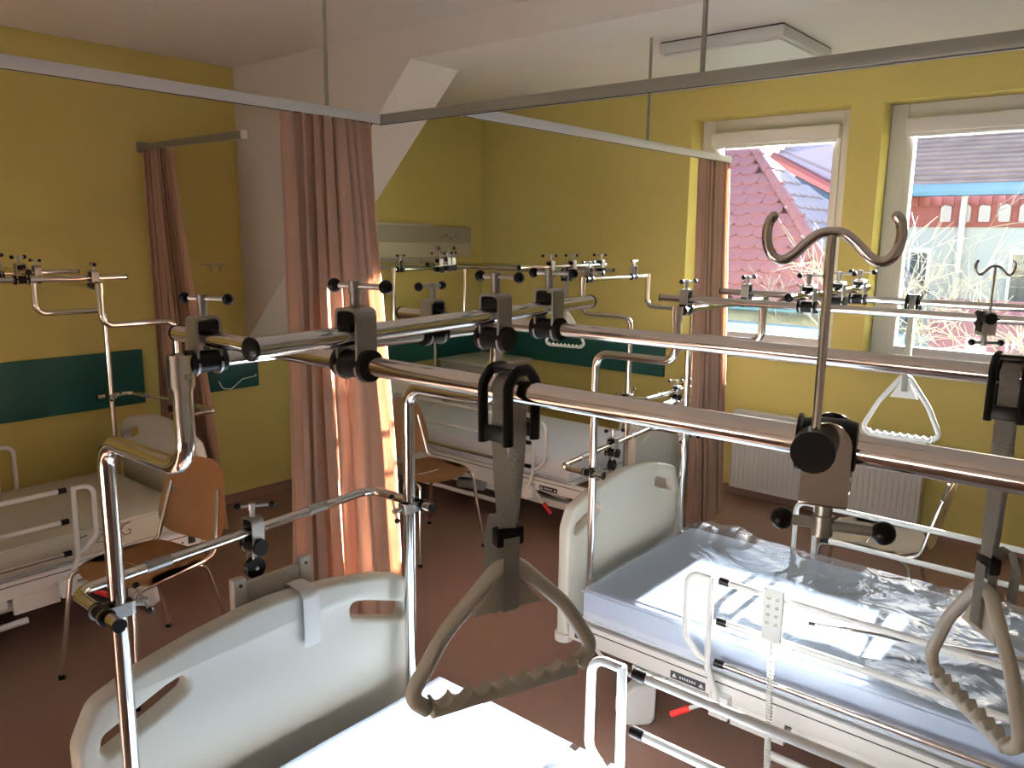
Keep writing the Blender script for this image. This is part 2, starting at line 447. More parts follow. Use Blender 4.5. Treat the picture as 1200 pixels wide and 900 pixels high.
# radiator
t = thing('radiator', 'white ribbed panel radiator on the wall under the windows', 'radiator', (-2.23, YB, 0.08))
Lr, Hr = 1.18, .53
MB().bb(0, Lr, -.10, -.055, 0, Hr - .0, .01).build('back_panel', 'white_metal', t)
rp = MB().bb(0, Lr, -.118, -.112, 0, Hr, .002).build('front_panel', 'white_metal', t)
rb_ = MB().bb(.012, .026, -.126, -.118, .035, Hr - .045, .003).mesh('rib')
rb_.materials.append(MATS['white_metal'])
for k in range(35):
    o = bpy.data.objects.new('rib', rb_); COL.objects.link(o); o.parent = rp; o.location = (k * .0335, 0, 0)
gr = MB().bb(-.004, Lr + .004, -.125, -.05, Hr, Hr + .012, .003)
gr.build('top_grille', 'white_metal', t)
sl = MB()
for k in range(58): sl.bb(.02 + k * .0197, .03 + k * .0197, -.1195, -.1178, Hr - .033, Hr - .018)
sl.build('grille_slots', 'cabinet_grey', t)
for x in (-.004, Lr): MB().bb(x, x + .004, -.125, -.05, 0, Hr).build('side_cover', 'white_metal', t)
for x in (.2, .98): MB().bb(x - .015, x + .015, -.055, -.001, .1, .45).build('wall_bracket', 'white_metal', t)
vv = MB().cyl((Lr + .004, -.09, .46), (Lr + .05, -.09, .46), .012, 12).build('valve', 'chrome', t)
MB().cyl((Lr + .03, -.09, .46), (Lr + .03, -.16, .46), .022, 14).build('valve_knob', 'white_plastic', vv)
MB().cyl((Lr + .05, -.09, .46), (Lr + .05, -.002, .46), .009, 10).build('pipe', 'white_metal', vv)

# bedside cabinet in far corner
t = thing('bedside_cabinet', 'grey-beige bedside cabinet with drawer in the far corner', 'cabinet', (-4.33, 4.82, 0))
MB().bb(-.26, .255, -.26, .26, .09, .745, .006).build('body', 'cabinet_grey', t)
MB().bb(-.275, .28, -.275, .275, .75, .772, .006).build('top', 'bed_board', t)
d = MB().bb(.255, .275, -.245, .245, .58, .735, .005).build('drawer', 'wood_pale', t)
MB().bb(.275, .283, -.06, .06, .665, .69, .003).build('handle', 'wood_ply', d)
d = MB().bb(.255, .275, -.245, .245, .12, .57, .005).build('door', 'wood_pale', t)
MB().bb(.275, .283, -.06, .06, .51, .535, .003).build('handle', 'wood_ply', d)
d = MB().bb(-.24, .24, -.275, -.26, .58, .735, .005).build('side_flap', 'cabinet_grey', t)
MB().bb(-.07, .07, -.283, -.275, .66, .685, .003).build('handle', 'panel_alu', d)
for x in (-.2, .2):
    for y in (-.2, .2): MB().cyl((x, y, 0), (x, y, .09), .028, 12).build('castor', 'black_plastic', t)

# ================================================================== OVERHEAD FRAMES
RT, RP = .0118, .0145       # cross / long tubes, posts

def clamp_templates():
    # upper tube along local Y at z=0, lower tube along local X at z=-.035, screw on +z
    bm = MB(); w = .015
    for s in (-1, 1):
        pr = [(-w, .022), (-w, -.034)] + [(w * 1.25 * math.cos(a), -.037 + w * 1.25 * math.sin(a)) for a in [PI + PI * k / 8 for k in range(9)]] + [(w, -.034), (w, .022)]
        x = s * .0185
        bm.poly_prism([(x - .002, p[0], p[1]) for p in pr], (.004, 0, 0))
    arch = []
    for k in range(9):
        a = PI * k / 8
        arch.append((math.copysign(abs(math.cos(a)) ** .5, math.cos(a)) * .0205, .020 + .013 * abs(math.sin(a)) ** .5))
    inner = [(x * .80, .020 + (z - .020) * .72) for x, z in arch]
    bm.poly_prism([(x, -w, z) for x, z in arch] + [(x, -w, z) for x, z in reversed(inner)], (0, 2 * w, 0))
    br = bm.mesh('clamp_bracket')
    sd = MB().lathe([(.0125, -.028), (.019, -.028), (.019, -.021), (.0165, -.020), (.0165, .020), (.019, .021), (.019, .028), (.0125, .028)], 20,
                    Matrix.Translation((0, 0, -.035)) @ Matrix.Rotation(PI / 2, 4, 'Y'))
    sd.bb(-.0158, .0158, -.0125, .0125, .0118, .0245)
    sd = sd.mesh('clamp_saddle')
    hd = MB().cyl((0, 0, .030), (0, 0, .050), .0062, 14).cyl((0, 0, .049), (0, 0, .064), .0078, 14)
    hd.cyl((-.026, 0, .058), (.040, 0, .058), .0036, 10)
    hd = hd.mesh('clamp_handle')
    kb = MB().ball((0, 0, 0), .0085, 14).mesh('knob')
    for me, m in ((br, 'zinc'), (sd, 'black_plastic'), (hd, 'zinc'), (kb, 'black_plastic')):
        me.materials.append(MATS[m]); me.polygons.foreach_set('use_smooth', [True] * len(me.polygons)); me.set_sharp_from_angle(angle=.7)
    return br, sd, hd, kb
CL = clamp_templates()

def add_clamp(parent, o, yax, zax, ang=0.0, lower=True):
    y, z = Vector(yax).normalized(), Vector(zax).normalized()
    x = y.cross(z).normalized(); z = x.cross(y)
    c = bpy.data.objects.new('clamp', CL[0]); COL.objects.link(c); c.parent = parent
    c.matrix_local = basis(o, x, y, z)
    s = bpy.data.objects.new('saddle', CL[1]); COL.objects.link(s); s.parent = c
    h = bpy.data.objects.new('clamp_handle', CL[2]); COL.objects.link(h); h.parent = c; h.rotation_euler = (0, 0, ang)
    for q in (-.030, .044):
        k = bpy.data.objects.new('knob', CL[3]); COL.objects.link(k); k.parent = c
        k.location = (q * math.cos(ang), q * math.sin(ang), .058)
    return c

def tube_part(parent, name, pts, r, m='chrome', capr=None, seg=16):
    o = MB().tube(pts, r, seg).build(name, m, parent)
    return o

def long_tube(parent, name, a, b, r=RT):
    o = MB().tube([a, b], r, 18).build(name, 'chrome', parent)
    a, b = Vector(a), Vector(b); d = (b - a).normalized()
    for p, s in ((a, -1), (b, 1)):
        MB().tube([p, p + d * s * .003, p + d * s * .005], [r + .0008, r + .0008, r - .002], 18).build('end_cap', 'black_plastic', o)
    return o

def overhead_frame(label, origin, rz, Sp, zt, zb, zc, d, Tv, Tu, yus, clamps, hoop_z, hoop=True, foot=True, foot_zb=1.1, L=2.2,
                   hoop_back=-.125, hoop_skew=-.05):
    t = thing('overhead_frame', label, 'bed frame', (origin[0], origin[1], zt - .19), rz, group='chrome overhead bed frames')
    z0 = zt - .19
    def P(u, v, z): return Vector((u, v, z - z0))
    ends = [(0, 1, zb)] + ([(L, -1, foot_zb)] if foot else [])
    for (u0, sg, zbb) in ends:
        for v in (0, Sp):
            tube_part(t, 'post', fillet([P(u0, v, z0), P(u0, v, zbb), P(u0 + sg * d, v, zbb + .002), P(u0 + sg * d, v, zc + .0)], .048, 8), RP)
            cl = MB().cyl(P(u0 + sg * d, v, zc - .034), P(u0 + sg * d, v, zc + .014), .0185, 20)
            cl.cyl(P(u0 + sg * d, v, zc - .038), P(u0 + sg * d, v, zc - .033), .0165, 20)
            co = cl.build('collar', 'chrome', t)
            MB().cyl(P(u0 + sg * d - .0215, v, zc - .018), P(u0 + sg * d + .0215, v, zc - .018), .004, 8).build('pin', 'zinc', co)
        u = u0 + sg * d
        tube_part(t, 'cross_tube', [P(u, 0.012, zc), P(u, Sp - 0.012, zc)], RT)
    zT = zc + .035
    for k, v in enumerate(Tv):
        long_tube(t, 'long_tube', P(Tu[k][0], v, zT), P(Tu[k][1], v, zT))
    for (a, b_) in yus:
        long_tube(t, 'upper_cross_tube', P(a[0], a[1], zT + .035), P(b_[0], b_[1], zT + .035))
    for c in clamps:
        kind, u, v, ang = c[:4]
        if kind == 'T':   # long tube over cross tube
            add_clamp(t, P(u, v, zT), (1, 0, 0), (0, 0, 1), ang)
        elif kind == 'Y': # upper cross tube over long tube
            add_clamp(t, P(u, v, zT + .035), (0, 1, 0), (0, 0, 1), ang)
    if hoop:
        h0, h1 = -.027, Sp + .027
        hp = MB().tube(fillet([P(.062, h0, hoop_z), P(hoop_back, h0, hoop_z), P(hoop_back + hoop_skew, h1, hoop_z + .01), P(.05, h1, hoop_z + .01)], .04, 6), .0112, 16).build('hoop_tube', 'chrome', t)
        MB().cyl(P(.062, h0, hoop_z), P(.067, h0, hoop_z), .0125, 16).build('end_cap', 'black_plastic', hp)
        MB().cyl(P(.05, h1, hoop_z + .01), P(.055, h1, hoop_z + .01), .0125, 16).build('end_cap', 'black_plastic', hp)
        a, b_ = P(hoop_back, h0, hoop_z), P(hoop_back + hoop_skew, h1, hoop_z + .01)
        for f in (.22, .76):
            MB().cyl(a.lerp(b_, f - .035), a.lerp(b_, f + .035), .0128, 16).build('sleeve', 'zinc', hp)
        c1 = add_clamp(t, P(0, 0, hoop_z), (0, 0, 1), (0, 1, 0), .6)
        c1.scale = (.8, .8, .8)
        c2 = add_clamp(t, P(0, Sp, hoop_z + .01), (0, 0, 1), (0, -1, 0), 1.9)
        c2.scale = (.8, .8, .8)
        # pulley clamp hanging from the hoop
        m = a.lerp(b_, .52)
        c3 = add_clamp(t, m, (b_ - a), (0, 0, 1), .9)
        pl = MB().lathe([(.006, -.008), (.024, -.008), (.019, -.002), (.019, .002), (.024, .008), (.006, .008)], 20, Matrix.Translation(m + V(0, 0, -.088)) @ Matrix.Rotation(PI / 2, 4, 'Y')).build('pulley', 'black_plastic', t)
        MB().poly_prism([m + V(-.012, q[0], q[1]) for q in [(-.011, -.052), (.011, -.052), (.013, -.09), (.006, -.118), (-.006, -.118), (-.013, -.09)]], (.003, 0, 0)).cyl(m + V(-.014, 0, -.088), m + V(.012, 0, -.088), .004, 8).cyl(m + V(0, 0, -.05), m + V(0, 0, -.068), .005, 10).build('pulley_bracket', 'zinc', pl)
    return t

overhead_frame('nearest chrome overhead frame over the front bed, with two thick long tubes', (-1.383, .566), 0, .70, .62, 1.40, 1.563, .28,
               (.039, .511), ((.20, 2.1), (.19, 2.1)),
               [((.655, -.115), (.535, .67))],
               [('T', .28, .039, 2.0), ('T', .28, .511, .15), ('Y', .632, .039, .25), ('Y', .585, .345, .05), ('Y', .56, .511, .2)], 1.09)
overhead_frame('chrome overhead frame over the plastic-covered bed by the windows', (-1.584, 2.359), 0, .70, .485, 1.345, 1.518, .315,
               (.055, .535), ((.22, 2.1), (.21, 2.1)),
               [((.72, -.10), (.72, .62))],
               [('T', .315, .055, 3.0), ('T', .315, .535, 3.0), ('Y', .72, .055, .1), ('Y', .72, .32, .3), ('Y', .72, .535, .1)], .905)
overhead_frame('chrome overhead frame over the far bed in the corner', (-2.24, 4.352), PI, .70, .50, 1.335, 1.523, .318,
               (.17, .64), ((.46, 2.16), (.225, 2.16)),
               [((.45, .28), (.42, 1.13)), ((1.30, .72), (1.03, 1.20))],
               [('T', .318, .64, 2.8), ('T', .318, .17, .2), ('Y', .435, .64, 1.2), ('Y', .43, .85, .9), ('Y', .45, .33, 1.0), ('T', 1.88, .64, .2), ('T', 1.88, .17, .2), ('Y', 1.22, .85, .3), ('Y', 1.12, 1.02, 1.2), ('Y', 1.27, .76, .1)], .90, hoop_back=-.11, hoop_skew=.0)
overhead_frame('chrome overhead frame over the bed along the left wall', (-4.36, 1.84), -PI / 2, .75, .47, 1.345, 1.518, .33,
               (.06, .70), ((.14, 2.1), (.19, 2.1)),
               [((.60, -.05), (.62, .80))],
               [('T', .33, .06, .2), ('T', .33, .70, 2.9), ('Y', .61, .06, .3), ('Y', .615, .70, .6), ('Y', .605, .38, .2)], .88)

# ================================================================== BEDS
def headboard_mesh():
    pts = [(-.045, -.24), (-.045, .15), (.0, .285), (.13, .325), (.25, .337), (.35, .341), (.45, .337), (.57, .325), (.70, .285), (.795 - .05, .15), (.795 - .05, -.24)]
    # width .84 centred on .35 (+/-.42)
    half = [(-.42, -.24), (-.42, .20), (-.385, .272), (-.30, .302), (-.18, .326), (-.06, .340), (0, .342)]
    prof = half + [(-x, z) for x, z in reversed(half[:-1])]
    rr = [.03, .05, .05, .1, .2, .3, .3, .3, .2, .1, .05, .05, .03]
    outer = rnd2(prof, rr, 5)
    holes = []
    for s in (-1, 1):
        h = [(s * .385, .155), (s * .375, .205), (s * .25, .252), (s * .205, .262), (s * .205, .225), (s * .25, .205)]
        if s > 0: h = list(reversed(h))
        holes.append(rnd2(h, .016, 4))
    me = outline_mesh([outer] + holes, .05, .012)
    me.transform(basis((0, 0, 0), (0, 1, 0), (0, 0, 1), (1, 0, 0)))
    return me
HB = headboard_mesh()

def side_rail(bed, v, zt, side, u0=.50, u1=1.72):
    """side: -1 for low v, +1 for high v; three bars between two hoops"""
    z = zt
    r = None
    for s, uu in ((1, u0), (-1, u1)):
        m = MB()
        m.tube(fillet([(uu + s * .048, v, z + .205), (uu - s * .035, v, z + .205), (uu - s * .035, v, z - .02), (uu + s * .02, v, z - .075), (uu + s * .047, v, z - .08)], .045, 6), .0105, 12)
        m.tube([(uu + s * .045, v, z + .212), (uu + s * .05, v, z - .10), (uu + s * .11, v - side * .01, z - .265)], .0105, 12)
        m.bb(uu + s * .09 - .03, uu + s * .09 + .035, v - side * .05 - .012, v - side * .004, z - .27, z - .19, .004)
        o = m.build('side_rail' if r is None else 'end_hoop', 'white_metal', bed if r is None else r)
        r = r or o
    for k, dz in enumerate((.205, .068, -.075)):
        a, b_ = u0 + .075, u1 - .075
        br = MB().cyl((a + .02, v, z + dz), (b_ - .02, v, z + dz), .0105, 14).build('bar', 'chrome' if k == 2 else 'white_metal', r)
        MB().cyl((a, v, z + dz), (a + .032, v, z + dz), .0125, 12).build('bar_cap', 'black_plastic', br)
        MB().cyl((b_ - .032, v, z + dz), (b_, v, z + dz), .0125, 12).build('bar_cap', 'black_plastic', br)
    return r

def castor(bed, u, v, ang):
    m = Matrix.Translation((u, v, 0)) @ Matrix.Rotation(ang, 4, 'Z')
    # cover: rounded hood
    prof = rnd2([(-.07, .0), (.055, .0), (.07, .03), (.07, .155), (-.01, .155), (-.07, .09)], [.045, .03, .02, .02, .03, .04], 5)
    prof = [(x, z + .006) for x, z in prof]
    me = outline_mesh([prof], .062, .010)
    me.transform(m @ basis((0, 0, 0), (1, 0, 0), (0, 0, 1), (0, -1, 0)))
    c = link_mesh('castor', me, 'white_plastic', bed)
    w = MB().lathe([(.02, -.012), (.058, -.012), (.062, 0), (.058, .012), (.02, .012)], 20, m @ Matrix.Translation((-.005, 0, .062)) @ Matrix.Rotation(PI / 2, 4, 'X'))
    w.build('wheel', 'black_plastic', c)
    MB().cyl(m @ V(.03, 0, .15), m @ V(.03, 0, .21), .016, 12).build('stem', 'zinc', c)
    return c

def bed(name, label, origin, rz, Sp, zt, near=True, far=True, head=True, foot=True, mstart=.02, mend=2.02, board='bed_board', lever=True,
        frame_end=0.0, latch=False):
    t = thing(name, label, 'hospital bed', (origin[0], origin[1], 0), rz, group='hospital beds')
    c = Sp / 2; zd = zt - .135
    if head:
        h = link_mesh('headboard', HB, 'bed_board', t); h.location = (-.075, c, zt)
        MB().cyl((-.075, c - .40, zt - .25), (-.075, c - .40, zt - .22), .036, 18).cyl((-.075, c + .40, zt - .25), (-.075, c + .40, zt - .22), .036, 18).build('bumper_roller', 'white_plastic', t)
        if latch: MB().bb(.0245, .028, -.30, -.283, .10, .17, .001).build('latch_slot', 'zinc', h)
    if foot:
        f = link_mesh('footboard', HB, 'bed_board', t); f.location = (2.21, c, zt - .05)
    x0 = mstart + frame_end
    MB().bb(x0, 2.05, c - .40, c + .40, zd - .028, zd - .002, .004).build('deck', 'white_metal', t)
    for s, nm in ((-1, 'side_beam'), (1, 'side_beam')):
        v = c + s * .418
        sb = MB().bb(-.03, 2.14, v - .014, v + .014, zd - .085, zd - .008, .004).build(nm, 'frame_white', t)
        MB().bb(.02, 2.1, v + s * .0142 - .0008, v + s * .0142 + .0008, zd - .030, zd - .026).build('groove', 'dark_gap', sb)
        MB().bb(.40, .53, v + s * .0144 - .001, v + s * .0144 + .001, zd - .078, zd - .050).build('warning_plate', 'ink', sb)
        tri = MB()
        for uu in (.415, .515):
            tri.poly_prism([(uu - .009, v + s * .0158, zd - .071), (uu + .009, v + s * .0158, zd - .071), (uu, v + s * .0158, zd - .056)], (0, s * .0006, 0))
        for k in range(7): tri.bb(.435 + k * .009, .440 + k * .009, v + s * .0158, v + s * .0164, zd - .068, zd - .060)
        tri.build('warning_print', 'white_plastic', sb)
        MB().bb(.0, .035, v + s * .014, v + s * .020, zd - .07, zd - .03, .003).bb(.06, .068, v + s * .014, v + s * .017, zd - .06, zd - .052).build('corner_catch', 'dark_gap', sb)
        MB().bb(.62, .80, v - .012, v + .012, zd - .16, zd - .085, .004).build('rail_mount', 'frame_white', sb)
        MB().bb(.82, 1.25, v - .010, v + .010, zd - .125, zd - .085, .004).build('lower_skirt', 'frame_white', sb)
        MB().cyl((.75, v + s * .0, .135), (1.75, v + s * .0, .120), .014, 12).build('brake_bar', 'white_metal', t)
        MB().cyl((1.02, v - s * .03, zd - .17), (1.22, v - s * .03, zd - .19), .035, 14).build('motor_housing', 'blue_steel', t)
        MB().bb(1.28, 1.52, v - .02, v + .02, zd - .15, zd - .09, .008).build('pedal_box', 'panel_dark', t)
    MB().bb(-.03, .02, c - .40, c + .40, zd - .085, zd - .03, .004).bb(2.08, 2.14, c - .40, c + .40, zd - .085, zd - .03, .004).build('end_beam', 'frame_white', t)
    for u in (.45, 1.0, 1.6): MB().bb(u - .02, u + .02, c - .40, c + .40, zd - .07, zd - .03).build('cross_beam', 'white_metal', t)
    # base with lift
    for s in (-1, 1): MB().bb(.2, 1.95, c + s * .33 - .022, c + s * .33 + .022, .165, .21, .005).build('base_beam', 'white_plastic', t)
    for u in (.25, 1.9): MB().bb(u - .03, u + .03, c - .36, c + .36, .17, .212, .006).build('base_cross_beam', 'white_plastic', t)
    for s in (-1, 1):
        MB().tube([(.45, c + s * .26, .2), (1.05, c + s * .26, zd - .06)], .02, 10).build('lift_arm', 'white_plastic', t)
        MB().tube([(1.75, c + s * .26, .2), (1.15, c + s * .26, zd - .06)], .02, 10).build('lift_arm', 'white_plastic', t)
    MB().cyl((.75, c, .19), (1.35, c, zd - .1), .03, 14).build('motor', 'blue_steel', t)
    MB().bb(.55, 1.05, c - .30, c + .30, zd - .14, zd - .09, .01).build('under_cover', 'blue_cover', t)
    for u, v, a in ((.235, c - .375, .75), (.235, c + .375, 2.2), (1.92, c - .375, 1.4), (1.92, c + .375, .4)):
        castor(t, u, v, a)
    MB().tube(fillet([(.05, c - .39, zd - .10), (.12, c - .40, zd - .14), (.28, c - .40, zd - .16), (.36, c - .38, zd - .12)], .04), .008, 8).build('cable', 'white_plastic', t)
    if near: side_rail(t, c - .47, zt, -1)
    if far: side_rail(t, c + .47, zt, 1)
    for s in (-1, 1):
        if lever:
            lv = MB().cyl((.56, c + s * .43, zd - .10), (.46, c + s * .45, zd - .17), .008, 10).build('release_lever', 'white_metal', t)
            MB().cyl((.485, c + s * .445, zd - .152), (.425, c + s * .457, zd - .195), .0115, 10).build('lever_grip', 'red_plastic', lv)
    return t

def mattress(label, bedorg, rz, Sp, zt, m, u0=.02, u1=2.02, hw=.425, thick=.13, group='mattresses on the beds'):
    t = thing('mattress', label, 'mattress', (bedorg[0], bedorg[1], zt - thick - .002), rz, group=group)
    c = Sp / 2
    def fn(x, y): return 0
    b = MB().bb(u0, u1, c - hw, c + hw, 0, thick, .022)
    b.build('mattress_body', m, t, ang=50)
    p = MB()
    for z in (.014, thick - .014):
        p.tube(fillet([(u0 - .001, c - hw - .001, z), (u1 + .001, c - hw - .001, z), (u1 + .001, c + hw + .001, z), (u0 - .001, c + hw + .001, z), (u0 - .001, c - hw + .04, z)], .03, 4), .003, 6)
    p.build('piping', m, t)
    return t

bed('hospital_bed', 'nearest hospital bed with a beige headboard in the foreground', (-1.383, .566), 0, .70, .62, near=False)
bed('hospital_bed', 'hospital bed by the windows with plastic film over its mattress', (-1.584, 2.359), 0, .70, .485, latch=True)
bed('hospital_bed', 'far hospital bed standing crosswise in the corner behind the wooden chair', (-2.24, 4.352), PI, .70, .50, mstart=.32)
bed('hospital_bed', 'hospital bed standing along the left wall under the green band', (-4.36, 1.84), -PI / 2, .75, .47)
mattress('pale blue-white mattress on the nearest bed, sunlit at its right', (-1.383, .566), 0, .70, .62, 'mattress_vinyl')
mattress('pale mattress, sky reflection painted in as blue, under clear plastic film by the windows', (-1.584, 2.359), 0, .70, .485, 'mattress_sky_tint')
mattress('pale grey mattress on the far corner bed', (-2.24, 4.352), PI, .70, .50, 'mattress_vinyl', u0=.32)
m4 = mattress('beige mattress with handwritten marks on the left wall bed', (-4.36, 1.84), -PI / 2, .75, .47, 'mattress_beige')
# handwriting on its side (side facing the room: high v)
c4 = .375 + .425
mk = MB()
def stroke(pts): mk.tube([(p[0], c4 + .0012, p[1]) for p in pts], .0022, 5)
stroke([(.52, .095), (.49, .10)]); stroke([(.455, .11), (.41, .108), (.455, .055), (.405, .05)])
stroke([(.30, .11), (.33, .105), (.345, .08), (.33, .055), (.305, .055), (.30, .075), (.315, .078)])
mk.build('handwriting', 'ink', m4)

# clear plastic film on the bed by the windows
def up(b):
    b.bm.normal_update()
    if sum(f.normal.z for f in b.bm.faces) < 0: bmesh.ops.reverse_faces(b.bm, faces=b.bm.faces)
    b.keep = True
    return b
t = thing('plastic_film', 'crumpled clear plastic film spread over the bed by the windows', 'plastic film', (-1.584, 2.359, .485))
Rf = random.Random(4)
hk = [(Rf.uniform(4, 22), Rf.uniform(4, 22), Rf.uniform(0, 6), Rf.uniform(.4, 1)) for _ in range(9)]
def ffn(u, v):
    x = .03 + 1.98 * u; y = -.10 + .90 * v
    h = sum(a * abs(math.sin(p * x + q * y * (1 if i % 2 else -1) + r)) ** 3 for i, (p, q, r, a) in enumerate(hk)) / 9
    z = .006 + .010 * h
    bx = math.exp(-((x - .17) ** 2 / .012 + (y - .70) ** 2 / .03)); z += .075 * bx * (.7 + .3 * math.sin(30 * x + 8 * y))
    if y < -.07: z -= (-.07 - y) * 3.2
    if y < -.07: y = -.08 - .012 * h
    return Vector((x, y, z))
up(MB().grid(ffn, 150, 76)).build('film', 'film', t, ang=80)
# second film on the nearest bed
t = thing('plastic_film', 'smooth clear plastic film lying on the nearest mattress', 'plastic film', (-1.383, .566, .62))
def ffn2(u, v):
    x = .03 + 1.6 * u; y = -.07 + .84 * v
    h = sum(a * abs(math.sin(p * .5 * x + q * .5 * y + r)) ** 3 for i, (p, q, r, a) in enumerate(hk)) / 9
    return Vector((x, y, .006 + .010 * h))
up(MB().grid(ffn2, 90, 50)).build('film', 'film', t, ang=80)

# chart bracket on the nearest headboard
t = thing('chart_holder', 'grey chart holder hooked over the nearest headboard', 'chart holder', (-1.50, .955, .85))
MB().bb(-.012, .0, -.095, .095, -.02, .145, .003).build('back_plate', 'cabinet_grey', t)
for y in (-.085, .085): MB().bb(-.016, .006, y - .016, y + .016, -.10, .16, .005).build('side_clip', 'cabinet_grey', t)
MB().tube(fillet([(-.004, .045, .05), (.0, .045, .116), (.0795, .045, .113), (.0795, .045, -.02)], .022, 5), .022, 10, flat=.0022).build('hook_strap', 'white_plastic', t)
for y in (-.085, .085):
    MB().cyl((.005, y, .145), (.009, y, .145), .004, 8).build('screw', 'dark_gap', t)

# ================================================================== TRAPEZE HANDLES
def trapeze(label, origin, drop, hh, width, ang, m, tube_ang=0.0, twist=True, tail=True):
    """origin on the long tube (tube along x); apex at -drop, grip at -(drop+hh); ang = direction of the grip bar in plan"""
    t = thing('trapeze_handle', label, 'grab handle', origin, 0, group='hanging grab handles')
    # black hanger loop round the tube
    hl = MB()
    for s in (-1, 1):
        ring = fillet([(s * .0165, -.021, -.052), (s * .0165, -.022, .008), (s * .0165, -.010, .0215), (s * .0165, .010, .0215), (s * .0165, .022, .008), (s * .0165, .021, -.052)], .012, 5)
        hl.tube(ring, .0062, 10, flat=.0045)
    for y in (-.0205, .0205): hl.bb(-.0175, .0175, y - .0035, y + .0035, -.050, -.034, .002)
    hl.bb(-.0175, .0175, -.012, .012, .0185, .0245, .002)
    hl.build('hanger_buckle', 'black_plastic', t)
    pad = MB()
    arc = [(.0162 * math.cos(a), .0162 * math.sin(a)) for a in [PI + .35 - (PI + .7) * k / 14 for k in range(15)]]
    path = [V(0, -.0165, -.05)] + [V(0, y, z + .001) for y, z in arc] + [V(0, .0165, -.05)]
    def webs(path, wdirs, w=.0095, th=.0012):
        b = MB(); n = len(path)
        L = [b.bm.verts.new(p - d * w) for p, d in zip(path, wdirs)]; Rr = [b.bm.verts.new(p + d * w) for p, d in zip(path, wdirs)]
        fs = [b.bm.faces.new((L[k], Rr[k], Rr[k + 1], L[k + 1])) for k in range(n - 1)]
        bmesh.ops.solidify(b.bm, geom=fs, thickness=th * 2)
        return b
    webs(path, [V(1, 0, 0)] * len(path)).build('strap_loop', 'webbing', t)
    gd = V(math.cos(ang), math.sin(ang), 0); gn = V(-gd.y, gd.x, 0)
    n = 14
    for s in (-1, 1):
        pts, dirs = [], []
        for k in range(n + 1):
            f = k / n
            p = V(0, s * .0165, -.048).lerp(gn * (s * .004) + V(0, 0, -drop + .012), f)
            wd = V(1, 0, 0).lerp(gn if False else gd, f) if abs(gd.x) > .25 else V(1, 0, 0).slerp(gd, f * .85)
            pts.append(p); dirs.append(wd.normalized())
        webs(pts, dirs).build('strap', 'webbing', t)
    bz = -drop + .03
    MB().box((0, 0, bz), (.032, .014, .02), ang, .003).build('slide_buckle', 'black_plastic', t)
    # strap end round the plate
    pts = [gn * .008 + V(0, 0, bz)] + [gn * .0085 + V(0, 0, -drop - .005), gn * .0085 + V(0, 0, -drop - .05), gn * .0 + V(0, 0, -drop - .056), gn * -.0085 + V(0, 0, -drop - .05), gn * -.0085 + V(0, 0, bz)]
    pts = fillet(pts, .006, 4)
    webs(pts, [gd] * len(pts)).build('strap_end', 'webbing', t)
    if tail:
        pts = fillet([gn * .008 + V(0, 0, bz), gn * .022 + V(0, 0, bz + .028), gn * .036 + V(0, 0, bz - .01), gn * .034 + V(0, 0, bz - .05)], .014, 5)
        webs(pts, [gd] * len(pts)).build('strap_tail', 'webbing', t)
    # handle
    h = hh; w2 = width / 2
    def Q(a, z): return gd * a + V(0, 0, z)
    loop = [Q(-.012, -drop - .004), Q(.012, -drop - .004), Q(w2, -drop - h + .018), Q(w2 - .02, -drop - h), Q(-w2 + .02, -drop - h), Q(-w2, -drop - h + .018)]
    R_ = [.02, .02, .03, .022, .022, .03]
    # gently bowed sides
    path = fillet([loop[3], loop[2], loop[2].lerp(loop[1], .5) + gd * .012, loop[1], loop[0], loop[0].lerp(loop[5], .5) - gd * .012, loop[5], loop[4]], [0, .026, .12, .02, .02, .12, .026, 0], 6)
    hd = MB().tube(path, .0084, 14).build('handle', m, t)
    # grip bar: smooth underside, finger grooves with sharp crests on the inner side
    ga, ng = w2 - .023, 80
    top = []
    for k in range(ng + 1):
        f = k / ng
        top.append((-ga + 2 * ga * f, .0135 - .0095 * abs(math.sin(PI * 8 * f)) ** .75 * (1 if .02 < f < .98 else .3)))
    prof = [(-ga, -.0088), (ga, -.0088)] + list(reversed(top))
    me = outline_mesh([prof], .0165, .0035)
    me.transform(basis(V(0, 0, -drop - h), gd, V(0, 0, 1), gn * -1))
    link_mesh('ribbed_grip', me, m, hd)
    pl = [Q(-.010, -drop - .012), Q(.010, -drop - .012), Q(w2 * .36, -drop - h * .36), Q(-w2 * .36, -drop - h * .36)]
    MB().poly_prism([p - gn * .0025 for p in pl], gn * .005).build('web_plate', m, hd, smooth=False)
    return t

trapeze('beige triangular grab handle on a grey strap nearest to the camera', (-.51, .605, 1.598), .185, .142, .225, math.atan2(.197, .074), 'beige_grip')
trapeze('beige triangular grab handle at the right edge on the second long tube', (-.142, 1.077, 1.598), .262, .165, .20, math.atan2(-.118, .10), 'beige_grip')
trapeze('white triangular grab handle hanging in front of the radiator', (-.687, 2.894, 1.553), .25, .21, .24, .12, 'pale_grip')
trapeze('white triangular grab handle hanging in front of the green band', (-2.715, 3.712, 1.558), .225, .20, .25, .15, 'pale_grip', tail=False)

